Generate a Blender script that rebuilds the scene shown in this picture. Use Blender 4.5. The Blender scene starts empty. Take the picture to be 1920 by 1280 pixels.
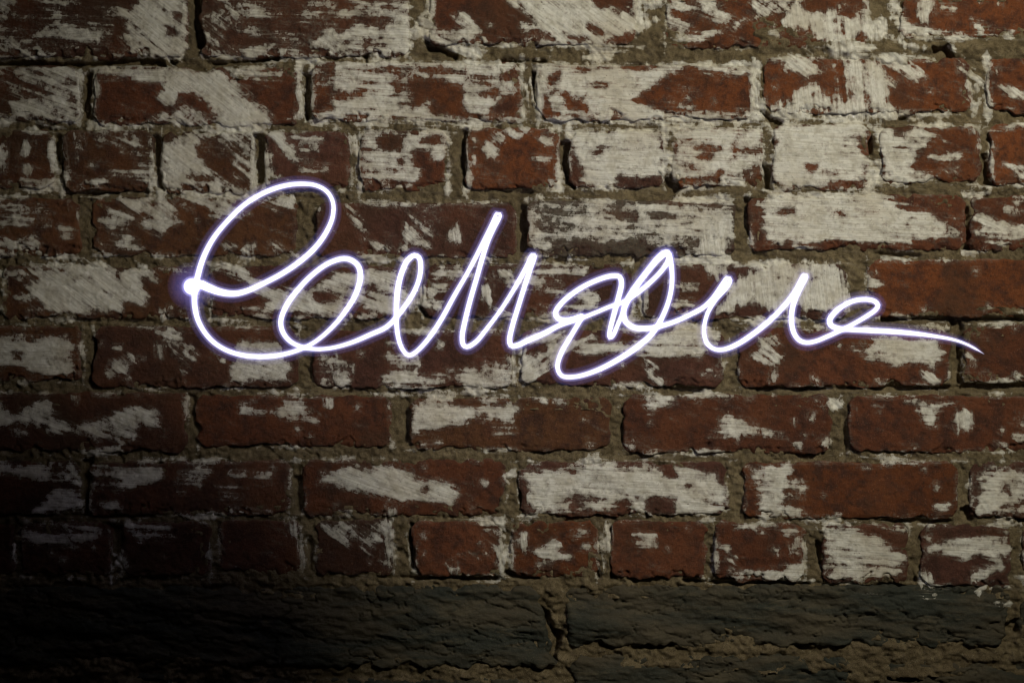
import bpy, math, random
import numpy as np

# ------------------------------------------------------------------ units
# the wall is measured in photo pixels (1920 x 1280); S metres per pixel
S = 0.00056
PY_GROUND = 1700.0
def WX(px): return (px - 960.0) * S
def WZ(py): return (PY_GROUND - py) * S
CAM_D = 2.2            # camera to wall, metres
SCRIPT_Y = 0.26        # light writing in front of the wall, metres

scene = bpy.context.scene
col = scene.collection

# ------------------------------------------------------------------ camera
cam_data = bpy.data.cameras.new('camera')
cam = bpy.data.objects.new('camera', cam_data)
col.objects.link(cam)
cam.location = (0.0, -CAM_D, WZ(640))
cam.rotation_euler = (math.radians(90), 0, 0)
cam_data.sensor_width = 36.0
cam_data.lens = 36.0 * CAM_D / (1920 * S)
cam_data.clip_end = 200.0
scene.camera = cam

# ------------------------------------------------------------------ world: night sky
world = bpy.data.worlds.new('World')
scene.world = world
world.use_nodes = True
wn = world.node_tree
bg = wn.nodes['Background']
sky = wn.nodes.new('ShaderNodeTexSky')
sky.sky_type = 'NISHITA'
sky.sun_disc = False
sky.sun_elevation = math.radians(1.0)
sky.sun_rotation = math.radians(150)
wn.links.new(sky.outputs['Color'], bg.inputs['Color'])
bg.inputs['Strength'].default_value = 0.0012

# ------------------------------------------------------------------ the street lamp that rakes the wall from the upper right
lamp_data = bpy.data.lights.new('street_lamp_light', 'SPOT')
lamp = bpy.data.objects.new('street_lamp_light', lamp_data)
col.objects.link(lamp)
LAMP_POS = (WX(2600), -1.70, WZ(-1150))
LAMP_AIM = (WX(1420), 0.0, WZ(200))
lamp.location = LAMP_POS
from mathutils import Vector
lamp.rotation_euler = (Vector(LAMP_AIM) - Vector(LAMP_POS)).to_track_quat('-Z', 'Y').to_euler()
lamp_data.energy = 106.0
lamp_data.color = (1.0, 0.945, 0.765)
lamp_data.spot_size = 0.83
lamp_data.spot_blend = 1.0
lamp_data.shadow_soft_size = 0.014

# ------------------------------------------------------------------ exposure
vs = scene.view_settings
vs.view_transform = 'Standard'
vs.look = 'None'
vs.exposure = 0.0
vs.gamma = 1.0
vs.use_curve_mapping = False
scene.cycles.use_denoising = True
scene.cycles.max_bounces = 2
scene.cycles.transparent_max_bounces = 96
scene.cycles.filter_width = 1.15

# ------------------------------------------------------------------ noise
def _hash(ix, iy, seed):
    h = (ix.astype(np.int64) * 374761393 + iy.astype(np.int64) * 668265263 + seed * 982451653) & 0xFFFFFFFF
    h = ((h ^ (h >> 13)) * 1274126177) & 0xFFFFFFFF
    h = ((h ^ (h >> 16)) * 2246822519) & 0xFFFFFFFF
    return ((h ^ (h >> 15)) & 0xFFFFFF).astype(np.float32) / 16777215.0 * 2.0 - 1.0
def vnoise(x, y, seed):
    x = np.asarray(x, np.float32); y = np.asarray(y, np.float32)
    fx = np.floor(x); fy = np.floor(y)
    tx = x - fx; ty = y - fy
    tx = tx * tx * (3 - 2 * tx); ty = ty * ty * (3 - 2 * ty)
    ix = fx.astype(np.int64); iy = fy.astype(np.int64)
    a = _hash(ix, iy, seed); b = _hash(ix + 1, iy, seed)
    c = _hash(ix, iy + 1, seed); d = _hash(ix + 1, iy + 1, seed)
    return (a + (b - a) * tx) * (1 - ty) + (c + (d - c) * tx) * ty
def fbm(x, y, seed, octv=4, pers=0.55):
    s = 0; amp = 1.0; tot = 0.0
    for o in range(octv):
        s = s + amp * vnoise(x, y, seed + o * 17)
        tot += amp * amp
        amp *= pers; x = np.asarray(x) * 2.03 + 13.7; y = np.asarray(y) * 2.03 + 7.1
    return s / (0.42 * math.sqrt(tot))      # about unit deviation
def smooth(a, b, x):
    t = np.clip((x - a) / (b - a), 0, 1)
    return t * t * (3 - 2 * t)

# ------------------------------------------------------------------ wear map: where the old white paint still sticks
STEP = 2.0
RX0, RY0, RX1, RY1 = -560.0, -420.0, 2480.0, 1560.0
RW = int((RX1 - RX0) / STEP) + 1
RH = int((RY1 - RY0) / STEP) + 1
gx, gy = np.meshgrid(RX0 + np.arange(RW) * STEP, RY0 + np.arange(RH) * STEP)
gx = gx.astype(np.float32); gy = gy.astype(np.float32)
ISO = fbm(gx / 34, gy / 26, 11, 5, 0.66)
def streak(a, lx, ly, seed, octv=3):
    ca, sa = math.cos(math.radians(a)), math.sin(math.radians(a))
    return fbm((gx * ca + gy * sa) / lx, (-gx * sa + gy * ca) / ly, seed, octv, 0.6)
DIRS = (3, 20, 38, -32, 84)
STRK = {a: streak(a, 70, 7, 100 + i) for i, a in enumerate(DIRS)}
RIDG = {a: streak(a, 120, 7.5, 200 + i, 2) for i, a in enumerate(DIRS)}
AMP = 5.0
low = fbm(gx / 150, gy / 60, 31, 3)
out = np.maximum(np.maximum(-gx, gx - 1920), np.maximum(-gy, gy - 1280))
PAINT = np.where(out > 14, low * 7 - 3 + 5 * ISO, -15 + np.where(gy < 490, 3.5, 0) + 4.0 * (0.6 * ISO + 0.7 * STRK[20])).astype(np.float32)
PAINT = np.where(gy > 1092, np.minimum(PAINT, -14), PAINT)
BRUSH = RIDG[3].copy()
BANG = np.full(gx.shape, 3.0, np.float32)

def sdf_poly(pts, x, y):
    n = len(pts)
    d2 = np.full(x.shape, 1e12, np.float32)
    inside = np.zeros(x.shape, bool)
    for i in range(n):
        x1, y1 = pts[i]; x2, y2 = pts[(i + 1) % n]
        ex, ey = x2 - x1, y2 - y1
        L = ex * ex + ey * ey + 1e-9
        t = np.clip(((x - x1) * ex + (y - y1) * ey) / L, 0, 1)
        dx = x - (x1 + t * ex); dy = y - (y1 + t * ey)
        d2 = np.minimum(d2, dx * dx + dy * dy)
        if y1 != y2:
            cr = ((y1 > y) != (y2 > y)) & (x < ex * (y - y1) / (y2 - y1) + x1)
            inside ^= cr
    d = np.sqrt(d2)
    return np.where(inside, d, -d)

TS = 1905.0 / 640.0
TILES = {1: (0, 0), 2: (640, 0), 3: (1280, 0), 4: (0, 430), 5: (640, 430), 6: (1280, 430), 7: (0, 850), 8: (640, 850), 9: (1280, 850)}
def conv(tile, flat):
    ox, oy = TILES[tile]
    out = []
    for i in range(0, len(flat), 2):
        u, v = flat[i], flat[i + 1]
        if u <= 2: u -= 40
        if u >= 1900: u += 40
        if v <= 2: v -= 40
        if v >= 1276 and tile < 7: v += 40
        out.append((ox + u / TS, oy + v / TS))
    return out
def window(pts, m):
    xs = [p[0] for p in pts]; ys = [p[1] for p in pts]
    i0 = max(0, int((min(xs) - m - RX0) / STEP)); i1 = min(RW, int((max(xs) + m - RX0) / STEP) + 2)
    j0 = max(0, int((min(ys) - m - RY0) / STEP)); j1 = min(RH, int((max(ys) + m - RY0) / STEP) + 2)
    return slice(j0, j1), slice(i0, i1)
def put_paint(pts, c, a=3):
    w = window(pts, 18)
    d = sdf_poly(pts, gx[w], gy[w])
    n = 0.62 * ISO[w] + 0.72 * STRK[a][w]
    v = np.minimum(d, c - 1.0) + AMP * 0.85 * n
    v = np.where(d < -9, -30, v)
    cur = PAINT[w]
    BRUSH[w] = np.where(v > cur, RIDG[a][w], BRUSH[w])
    BANG[w] = np.where(v > cur, a, BANG[w])
    PAINT[w] = np.maximum(cur, v)
def put_bare(pts):
    w = window(pts, 18)
    d = sdf_poly(pts, gx[w], gy[w])
    v = -np.minimum(d, 12) + AMP * 0.7 * (0.8 * ISO[w] + 0.4 * STRK[3][w])
    v = np.where(d < -8, 99, v)
    PAINT[w] = np.minimum(PAINT[w], v)

# each entry: cover, direction of the brush, outline (in the tile's own units); cover 'E' = flaked off
W = {}
W[1] = """
9,38|620 60 760 50 830 0 1050 0 1060 200 1050 300 1010 345 900 320 760 320 640 250 720 180 690 110 630 100
E|560 200 660 200 720 270 660 290 540 280
E|920 140 970 145 980 190 940 200
E|960 70 1010 80 1000 120 970 110
1,3|140 230 300 130 430 150 560 200 540 260 700 300 760 325 210 330 150 300
4,38|0 235 100 262 200 310 200 325 130 320 0 268
5,38|145 225 250 275 300 310 240 310 170 260
-1,3|180 0 420 0 430 40 330 60 220 40
-2,38|0 0 80 0 60 60 0 80
-4,3|0 80 620 60 600 240 0 240
0,38|1110 110 1300 30 1340 20 1330 100 1230 170 1260 260 1330 280 1230 330 1170 280 1140 180
5,3|1170 290 1330 280 1480 245 1640 270 1720 315 1720 332 1520 288 1250 345
0,3|1540 140 1700 60 1790 0 1905 0 1905 150 1780 190 1550 170
2,38|1730 240 1905 180 1905 320 1740 320
-1,3|1200 0 1550 0 1550 20 1300 40
-4,3|1330 60 1700 40 1700 240 1340 250
3,20|0 370 380 380 430 420 450 530 380 540 300 480 150 460 0 410
5,20|50 560 200 550 330 520 400 600 440 680 380 690 100 650 60 620
-2,20|0 370 450 370 450 690 0 640
5,84|430 400 530 410 510 620 540 690 500 720 450 680 470 560
E|450 420 500 400 490 650 460 670
10,3|530 372 920 382 930 455 780 455 560 428
10,38|920 385 1240 385 1530 680 1500 700 1330 722 1080 712 820 690 900 640 950 620 890 540 920 460
E|1000 530 1080 520 1150 580 1200 640 1190 690 1140 640 1060 590 980 580
E|910 590 1000 585 950 650
3,3|1260 385 1570 400 1560 440 1300 420
7,84|1650 430 1690 410 1700 560 1690 690 1640 670 1670 590
5,3|610 650 720 665 720 692 600 675
0,3|1600 620 1670 610 1650 660 1600 660
3,3|1735 385 1905 400 1905 470 1760 470
3,3|1740 640 1905 560 1905 700 1700 710
0,84|0 780 30 800 30 920 180 940 180 965 60 950 0 960
3,84|130 800 180 785 170 830 100 880
6,3|130 1000 200 1010 290 1010 310 940 390 970 360 1020 280 1060 160 1030
4,3|0 1020 50 1018 50 1045 0 1050
1,84|370 760 470 760 460 820 400 840 440 880 370 940 345 860
0,20|530 780 640 740 770 760 780 810 700 830 560 810
-3,3|690 850 830 860 800 920 720 900
6,3|450 1032 560 1000 640 955 760 945 830 975 850 900 885 1000 905 1085 830 1015 720 980 620 995 540 1035
9,38|900 780 1080 740 1110 790 1090 860 1150 930 1230 1010 1400 1080 1400 1130 1200 1110 1050 1090 930 1080 890 1000 880 880
E|1010 960 1200 990 1200 1020 1050 1010
E|1000 1012 1180 1040 1160 1065 1010 1055
2,38|1080 740 1300 740 1400 790 1390 850 1320 880 1290 820 1200 770
0,38|1300 900 1390 870 1380 1000 1310 990
9,38|1480 735 1560 735 1650 860 1680 920 1630 900 1560 830
7,84|1470 850 1520 870 1500 930 1550 990 1480 1000
2,3|1620 760 1790 770 1770 830 1680 840
2,3|1650 880 1840 910 1830 960 1700 960
2,3|0 1150 250 1130 310 1180 280 1260 0 1260
3,84|390 1130 440 1190 430 1240
9,20|600 1165 850 1235 960 1258 900 1280 760 1235 610 1195
8,38|660 1115 830 1085 980 1130 1000 1230 880 1240 760 1190
1,3|560 1230 720 1240 700 1279 600 1270
1,20|1000 1090 1090 1130 1080 1170 1010 1150
2,20|1140 1130 1400 1140 1400 1200 1250 1230 1180 1190
4,20|930 1080 1300 1080 1400 1130 1250 1160 1000 1120
4,20|1400 1100 1640 1090 1640 1160 1530 1160
"""
W[2] = """
5,3|0 0 390 0 380 310 0 320
E|70 100 260 75 340 120 250 130 130 140
E|0 100 80 90 70 190 0 200
E|210 30 330 40 320 60 220 50
E|0 0 90 20 60 60 0 80
E|110 230 160 220 150 290 120 280
E|0 230 60 220 50 250
E|60 0 190 0 180 35
7,20|380 170 470 20 505 120 530 180 700 255 800 275 780 320 740 335 600 285 500 240 440 220 400 210
11,38|880 0 1380 0 1450 40 1600 60 1660 100 1650 180 1530 220 1480 250 1330 260 1200 240 1130 180 1040 80
E|1370 0 1620 0 1600 40 1540 70 1450 40
E|1380 140 1440 150 1460 190 1420 180
E|1260 200 1360 220 1340 232
E|960 0 1000 0 990 20
7,3|520 180 640 180 740 160 800 200 850 230 960 235 1030 200 1130 190 1200 230 1330 262 1100 275 870 265 780 295 640 262
4,3|1010 130 1070 130 1080 180 1030 190
0,38|620 90 680 80 760 180 640 130
8,84|1680 0 1800 0 1790 40 1720 60 1790 110 1700 150 1650 180
7,20|1800 50 1860 20 1840 90 1905 130 1905 180 1840 170 1810 120
6,3|1330 290 1480 250 1590 280 1520 320 1440 360 1340 340
6,3|0 340 960 340 1010 440 1010 660 900 690 300 660 0 690
E|370 450 480 440 600 440 680 470 690 600 700 660 500 650 480 590 400 600 380 520
E|440 390 560 370 700 400 690 418 480 418
E|830 430 950 380 1000 430 1000 520 960 470 880 450
E|750 520 880 490 880 540 770 540
E|830 600 900 540 1000 520 990 650 870 650 810 650
E|0 510 110 520 80 540 0 560
E|300 465 345 500 310 515
9,84|960 370 1010 420 1045 470 1052 560 1020 655 985 660 1010 560 1005 440
6,84|1040 440 1080 400 1112 440 1122 540 1100 585 1080 570 1050 500
11,3|1100 390 1200 340 1340 390 1560 380 1905 370 1905 400 1830 400 1780 450 1740 470 1640 560 1760 610 1905 630 1905 690 1430 690 1300 640 1240 660 1170 600 1170 530 1100 520
E|1190 500 1240 520 1340 560 1390 620 1330 640 1250 590
E|1150 430 1220 400 1210 460 1160 490
5,84|40 740 110 790 130 900 110 1000 60 1010 80 880
5,3|100 730 590 720 600 820 560 900 440 940 400 1050 240 1060 40 1020 130 920
E|200 750 330 750 350 830 270 860 195 850
E|380 740 550 760 560 800 450 800
E|410 830 500 840 500 900 570 900 620 960 540 1050 410 1050 450 950 400 900
E|300 880 370 860 370 930 310 930
E|60 1040 220 1020 230 1060 60 1080
3,3|0 680 680 690 980 680 1000 700 700 722 540 722 400 712 200 712 0 722
4,3|720 765 755 765 745 805
3,38|830 760 940 708 1050 718 1040 755 900 765 890 835 820 875 800 830
6,20|1095 752 1180 775 1182 808 1120 795
2,3|1060 868 1160 878 1150 902 1070 892
4,84|703 830 748 880 732 912 700 850
6,3|1160 1008 1192 1008 1192 1042 1160 1052
3,84|1165 718 1202 718 1202 792
11,3|1250 730 1300 720 1780 720 1790 830 1790 960 1700 1000 1560 980 1480 1040 1370 1030 1310 920 1290 800
6,3|1790 850 1850 820 1880 870 1850 930 1800 920
5,38|1780 950 1840 930 1900 1000 1870 1020
6,38|35 1155 80 1180 135 1280 60 1240
5,38|380 1200 440 1220 500 1260 510 1280 350 1280 400 1250
4,3|460 1148 550 1142 550 1168 470 1168
0,3|1040 1130 1260 1150 1280 1280 1050 1280
4,3|1260 1120 1500 1110 1700 1150 1905 1100 1905 1280 1280 1280
E|1530 1110 1660 1110 1640 1150 1560 1150
E|1480 1180 1660 1160 1650 1240 1560 1230
"""
W[3] = """
6,20|0 0 170 0 200 50 290 110 240 130 100 60 0 50
7,38|380 20 450 0 620 0 600 60 560 80 500 90 430 100 340 140 290 160 280 120 420 90
6,3|0 178 100 198 160 168 245 158 150 195 90 220 0 210
0,3|0 160 60 150 80 190 0 200
10,84|520 130 600 60 620 0 660 0 690 70 780 80 880 30 960 60 1050 0 1060 100 1100 90 1160 110 1180 160 1200 190 1250 230 1350 270 1330 290 1180 240 1060 220 980 190 880 240 760 220 690 170 600 150
E|690 0 770 0 800 40 720 80 680 60
E|880 20 950 10 950 90 880 85
E|960 10 1025 10 1000 45
E|1065 0 1150 0 1150 80 1080 80
10,3|1150 0 1220 0 1240 90 1270 140 1420 170 1630 180 1610 115 1760 170 1850 150 1868 180 1820 218 1620 208 1300 195 1220 160 1160 100
7,84|1330 0 1400 0 1390 60 1360 122 1330 90
1,3|1450 30 1510 30 1510 60 1450 50
7,3|1630 0 1670 0 1660 20
6,3|480 178 550 180 545 208 490 205
4,38|1500 260 1560 330 1640 380 1620 400 1540 400 1540 330
8,38|560 300 700 300 790 380 690 430 550 400
6,84|800 255 930 240 935 340 850 340
9,84|828 345 862 345 872 562 838 555
10,84|890 335 1080 335 1130 440 1130 580 1210 620 1100 660 1000 670 900 640 640 680 450 600 620 560 620 500 740 470 790 540 880 560 930 540 900 430
6,38|1125 420 1200 455 1192 472 1120 442
7,38|1100 320 1200 330 1310 390 1350 430 1280 430 1220 390 1130 360
5,84|1600 460 1680 460 1690 560 1640 640 1620 560
6,38|1555 535 1615 558 1592 585
6,38|1590 375 1692 440 1660 462 1590 412
6,3|1200 650 1330 640 1430 618 1560 635 1400 662 1260 684
3,3|0 360 100 350 300 350 370 400 200 440 90 400 0 400
3,3|0 600 60 598 30 622
4,84|158 528 203 580 160 588
7,3|0 640 390 622 450 600 440 680 350 655 0 690
4,84|400 340 440 340 430 580 450 610 400 600
8,38|1690 450 1780 478 1905 515 1905 562 1800 505
3,84|1735 395 1752 395 1748 415
8,3|0 730 440 720 450 900 420 1040 200 1040 0 1040
E|90 880 220 820 230 850 110 890
E|340 950 440 900 450 1050 350 1040
E|0 1020 100 990 220 960 200 1010 20 1055
E|270 790 300 785 300 890 275 885
12,3|500 730 560 690 1030 690 1040 760 1000 820 1050 900 1050 940 1000 1040 800 1050 520 1050 500 900
E|680 920 740 930 720 960
E|770 1040 900 1010 1030 990 1000 1050 800 1060
E|1000 780 1050 780 1050 840 1010 830
E|1010 920 1050 920 1050 980 1015 975
9,3|1040 690 1170 700 1180 760 1330 720 1420 770 1340 830 1290 880 1300 960 1420 980 1440 1020 1200 1040 1110 1000 1130 920
3,3|1370 875 1540 865 1560 900 1440 905
3,38|1440 950 1530 938 1540 992
5,84|1590 708 1652 750 1682 820 1650 862 1638 800
4,3|740 650 1000 670 1040 690 500 690 600 640
4,3|1200 688 1640 686 1650 702 1330 712
5,3|1680 750 1720 718 1850 698 1840 718 1760 738
7,84|1710 778 1752 775 1745 832 1712 828
4,38|1790 918 1905 928 1905 992 1850 982 1860 952
6,3|1040 900 1110 890 1130 960 1110 1030 1010 1040
5,3|0 1100 280 1100 280 1280 0 1280
10,3|410 1130 520 1070 1060 1070 1250 1130 1300 1150 1200 1150 1390 1210 1500 1270 1480 1280 460 1280 440 1190
E|530 1190 620 1160 620 1190 550 1205
E|855 1178 892 1178 888 1212
7,20|1640 1178 1740 1218 1905 1258 1905 1280 1700 1270 1640 1212
5,3|1810 1168 1892 1178 1850 1195
5,3|1860 1108 1905 1108 1905 1132 1870 1130
"""
W[4] = """
7,20|0 70 200 30 240 90 280 130 180 122 0 115
4,3|318 2 410 10 412 40 330 42
5,3|640 70 720 38 800 88 812 132 740 112 650 98
4,38|1240 78 1312 112 1250 100
5,84|1350 95 1420 85 1412 162 1338 162
4,38|1510 78 1652 120 1640 162 1560 132
5,3|820 0 1010 0 900 22
5,3|220 150 420 138 432 172 340 212 330 172
12,38|0 230 330 225 440 170 560 190 640 230 660 270 700 210 660 190 820 195 890 280 870 300 790 280 830 350 810 410 740 415 690 400 680 450 550 460 470 480 300 460 160 450 260 420 200 390 80 390 180 340 140 330 200 270 0 262
2,3|890 203 1050 238 1000 245 900 222
3,84|888 458 918 458 915 502
1,84|1005 440 1045 430 1032 492
10,20|1200 210 1330 200 1420 280 1500 330 1640 350 1905 250 1905 470 1760 470 1560 450 1440 460 1500 400 1430 340 1330 260
E|1760 360 1850 360 1900 400 1780 400
3,3|1650 478 1905 468 1905 512 1660 502
3,3|1350 448 1440 448 1430 468
4,3|1420 468 1500 478 1480 498 1420 492
12,3|0 620 120 580 180 620 310 580 370 590 420 640 400 700 410 790 330 820 180 810 110 770 0 770
E|80 698 116 698 110 727
4,38|600 790 620 740 690 700 730 700 760 750 690 800 620 815
3,3|640 655 685 655 680 672
5,20|880 568 950 572 1000 600 940 612
7,84|868 638 902 648 902 712 880 702
0,38|950 630 1060 650 1100 700 1060 750 980 700
10,20|1350 620 1570 610 1580 690 1620 760 1620 850 1500 840 1410 840 1300 850 1300 760 1320 700
0,20|1180 660 1300 700 1250 720
4,38|1020 768 1056 785 1030 792
4,84|1010 842 1038 842 1030 872
3,84|695 838 715 838 708 855
4,3|1790 700 1905 740 1905 890 1790 880 1780 780
10,20|0 950 80 1030 200 970 290 970 300 1020 430 1090 600 1060 650 1020 790 990 870 1000 900 1060 880 1090 820 1100 760 1060 770 1130 770 1170 700 1180 600 1160 540 1170 480 1130 290 1130 240 1090 100 1080 0 1115 0 1080
5,84|408 928 434 930 430 965
4,3|75 1112 155 1100 150 1142 90 1148
9,3|1325 980 1370 970 1440 1000 1530 1000 1590 960 1680 950 1710 1000 1770 1040 1760 1080 1680 1050 1570 1050 1540 1015 1400 1030 1340 1035
6,84|1820 950 1842 950 1840 980 1822 978
4,3|1730 895 1770 905 1740 918
1,3|450 1238 720 1225 850 1260 500 1250
"""
W[5] = """
7,38|110 0 160 58 285 112 200 112 128 50
6,38|360 0 440 60 490 90 380 82 340 138 295 132 350 92
3,84|610 28 650 0 662 62 640 92
1,3|1050 0 1280 0 1280 60 1160 100 1100 120 1050 40
3,3|1280 0 1650 0 1640 60 1400 70 1300 40
5,3|1650 0 1905 0 1905 110 1780 110 1700 80
E|1150 60 1260 30 1280 100 1180 130
E|1420 70 1660 50 1660 130 1440 120
9,3|1250 165 1370 165 1370 197 1260 197
8,20|0 250 180 240 300 240 340 340 370 370 300 470 180 500 30 500 0 470
E|130 290 210 300 190 340 140 330
E|20 420 110 430 200 460 30 465
3,84|350 380 470 330 470 440 390 470
9,3|560 160 600 180 640 150 680 190 690 240 740 260 780 270 640 290 510 287
E|578 192 622 192 620 222 580 220
7,3|500 300 590 293 592 322 530 337
3,38|480 352 522 328 490 372
9,84|780 318 852 318 842 400 832 442 790 392
5,38|880 250 940 218 1000 228 940 272 890 272
4,38|780 258 832 278 822 302
8,3|470 408 560 418 560 467 480 442
6,20|830 438 950 468 950 502 880 482
6,3|930 300 1100 220 1370 210 1370 250 1170 260 1250 320 1300 370 1200 380 1110 360 1000 330
E|1150 258 1260 320 1240 330 1150 280
4,3|1110 410 1300 420 1420 380 1430 420 1300 480 1200 500 1120 440
3,3|1335 338 1412 358 1340 382
1,3|260 620 430 700 440 760 400 800 320 800 260 720
4,3|200 870 270 790 430 770 420 830 560 790 620 830 500 890 260 890
5,3|620 830 700 770 780 790 800 730 900 740 950 710 950 820 930 890 700 880
0,84|0 700 60 760 50 860 0 890
4,38|538 628 572 628 560 655
4,84|940 720 970 680 972 880 930 900
8,-32|1010 600 1280 580 1280 620 1390 600 1420 615 1300 650 1250 690 1200 760 1100 800 1050 850 1000 850 1000 720
E|1030 650 1110 630 1130 680 1080 710 1030 690
10,3|1270 640 1420 630 1600 640 1660 610 1905 570 1905 690 1840 720 1690 690 1640 680 1350 687
3,38|1700 748 1752 780 1730 812
0,38|1740 820 1800 840 1790 860
3,3|100 900 300 888 700 898 930 898 700 922 200 917
10,3|400 970 600 980 780 990 990 980 980 1010 930 1090 850 1070 700 1060 690 1090 550 1110 400 1130 380 1090 410 1030
E|750 1040 800 1020 810 1050 760 1055
5,3|480 908 640 928 620 962 480 942
5,3|720 908 860 908 870 970 800 982
3,3|850 1108 950 1098 970 1132 860 1142
2,3|450 1200 550 1188 540 1208
2,3|1120 940 1140 940 1135 960
2,3|1195 958 1255 962 1250 975
9,3|1690 980 1760 930 1830 918 1867 960 1780 992 1720 1022
"""
W[6] = """
10,84|110 0 270 0 240 150 100 150
1,3|0 0 110 0 100 140 0 160
7,3|0 160 265 150 262 192 0 197
10,3|430 0 880 0 940 50 1000 0 1200 40 1260 70 1200 77 950 72 880 50 790 70 700 97 640 92 590 60 470 72
5,3|1340 30 1470 0 1540 40 1400 52
5,3|1620 20 1740 0 1905 40 1800 72 1640 42
12,84|360 240 480 190 700 175 860 185 900 260 920 360 870 450 780 470 700 440 620 430 540 470 430 410 330 420 200 480 180 460 260 400 250 330
6,84|143 208 192 208 192 272 150 262
5,84|200 208 242 208 232 262
5,3|0 308 72 308 72 327 0 327
3,3|0 408 62 398 30 432 0 427
1,3|0 430 180 430 100 480 0 500
9,3|1020 265 1090 268 1122 310 1080 332 1060 362 1020 352
5,84|1055 230 1078 232 1070 252
7,3|0 520 160 530 220 580 240 600 150 650 100 720 0 700
5,84|238 580 262 620 252 700
3,3|140 770 240 740 232 830 110 810
4,38|360 730 440 640 420 600 520 600 550 640 480 680 560 710 510 760 420 720
4,84|490 800 512 768 512 850 490 862
5,84|725 815 755 845 730 850
11,3|930 655 1010 660 1060 620 1020 590 1350 600 1410 620 1460 680 1440 720 1400 760 1290 740 1190 757 1040 722 1000 690
6,38|1340 800 1390 788 1452 840 1400 872 1360 842
6,3|1085 853 1142 856 1138 874
4,3|1295 858 1330 862 1310 876
5,38|1598 692 1622 705 1610 715
5,84|1605 728 1635 735 1628 755
4,38|1862 805 1895 825 1875 832
7,3|150 1142 220 1112 208 1060 260 1038 360 1080 420 1088 422 1132 330 1142 310 1182 280 1152
4,3|450 1118 560 1138 582 1162 470 1152
5,84|700 1040 722 1042 715 1065
5,84|608 1070 628 1072 620 1092
5,3|622 1205 650 1205 645 1225
8,38|830 950 942 943 900 1000 850 1020 830 1042
9,-32|740 1190 820 1138 822 1220 780 1232
9,3|1240 950 1300 943 1340 970 1502 968 1410 1012 1412 1100 1360 1112 1340 1060 1310 1020 1330 980 1280 967
10,84|1540 1008 1600 1018 1622 1070 1590 1122 1540 1132 1518 1060
8,84|1870 1060 1905 1040 1905 1130 1880 1102
2,84|940 975 985 985 970 1015
1,3|1065 985 1115 995 1100 1035
5,3|1858 1148 1902 1148 1890 1168
4,38|1740 1198 1782 1198 1832 1242
-1,3|1000 1262 1905 1238 1905 1272 1000 1279
"""
W[7] = """
6,3|180 60 400 50 440 130 450 210 380 150 240 140 0 100 0 50
5,3|300 220 460 210 460 330 180 330 250 280
7,3|490 90 560 90 740 100 890 98 900 132 800 157 620 142 500 122
4,3|490 160 740 160 750 210 650 232 630 182 500 192
2,3|560 280 650 260 670 310 600 322
3,3|1000 110 1180 88 1170 122 1100 162 980 172
4,3|1280 108 1370 108 1380 127
9,3|1400 108 1510 98 1522 152 1410 152
-6,3|1200 140 1520 200 1500 320 1290 310
10,3|1790 120 1905 105 1905 192 1770 167
4,3|100 400 400 370 560 440 430 520 300 500 100 500
3,3|710 400 940 400 970 470 830 480 780 490
6,-32|640 570 700 575 715 625 650 610
7,84|1600 368 1642 380 1642 452 1610 442
4,84|1680 478 1712 478 1702 640 1688 652
3,38|1790 400 1905 370 1905 522 1860 462
"""
W[8] = """
12,20|0 110 80 70 160 90 200 60 300 60 380 90 410 140 540 150 600 170 670 215 610 270 550 250 420 255 340 282 250 240 170 215 0 190
E|462 188 484 188 482 222 466 220
3,3|0 313 52 313 45 332
2,38|700 238 772 300 720 312
8,-32|930 80 982 68 972 130 912 162 898 142
12,3|1000 100 1200 90 1330 40 1500 55 1600 95 1700 70 1790 90 1800 130 1905 110 1905 260 1760 250 1710 290 1710 350 1620 330 1590 240 1540 260 1530 290 1380 310 1300 330 1100 330 1040 290 1050 200
E|1270 90 1350 65 1350 90 1290 115
E|1230 240 1370 235 1480 250 1460 266 1250 262
E|1280 280 1350 290 1290 320
E|1530 280 1600 290 1600 325 1540 320
E|1712 262 1820 270 1820 320 1722 340
6,3|1370 0 1400 0 1482 35 1360 42
3,38|0 400 200 380 270 390 260 440 180 500 160 600 100 480 0 470
5,84|250 300 290 310 300 500 280 640 220 600 260 480
6,84|368 400 392 400 387 620 373 620
-5,38|800 440 900 440 890 560 740 600 600 610 650 580 800 530
7,84|618 643 647 643 642 672
6,84|870 538 900 560 940 488 932 600 900 662 880 642
6,84|980 470 1030 448 1042 500 1020 542 990 502
9,3|1070 530 1150 510 1190 478 1222 540 1282 570 1260 592 1180 607 1100 597
3,3|1280 420 1360 388 1372 440 1300 467
7,3|1357 517 1393 517 1390 534
4,84|1430 400 1502 388 1492 560 1470 642 1450 562
0,3|1640 460 1740 460 1750 510 1660 522
4,3|790 150 802 150 800 170
"""
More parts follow.
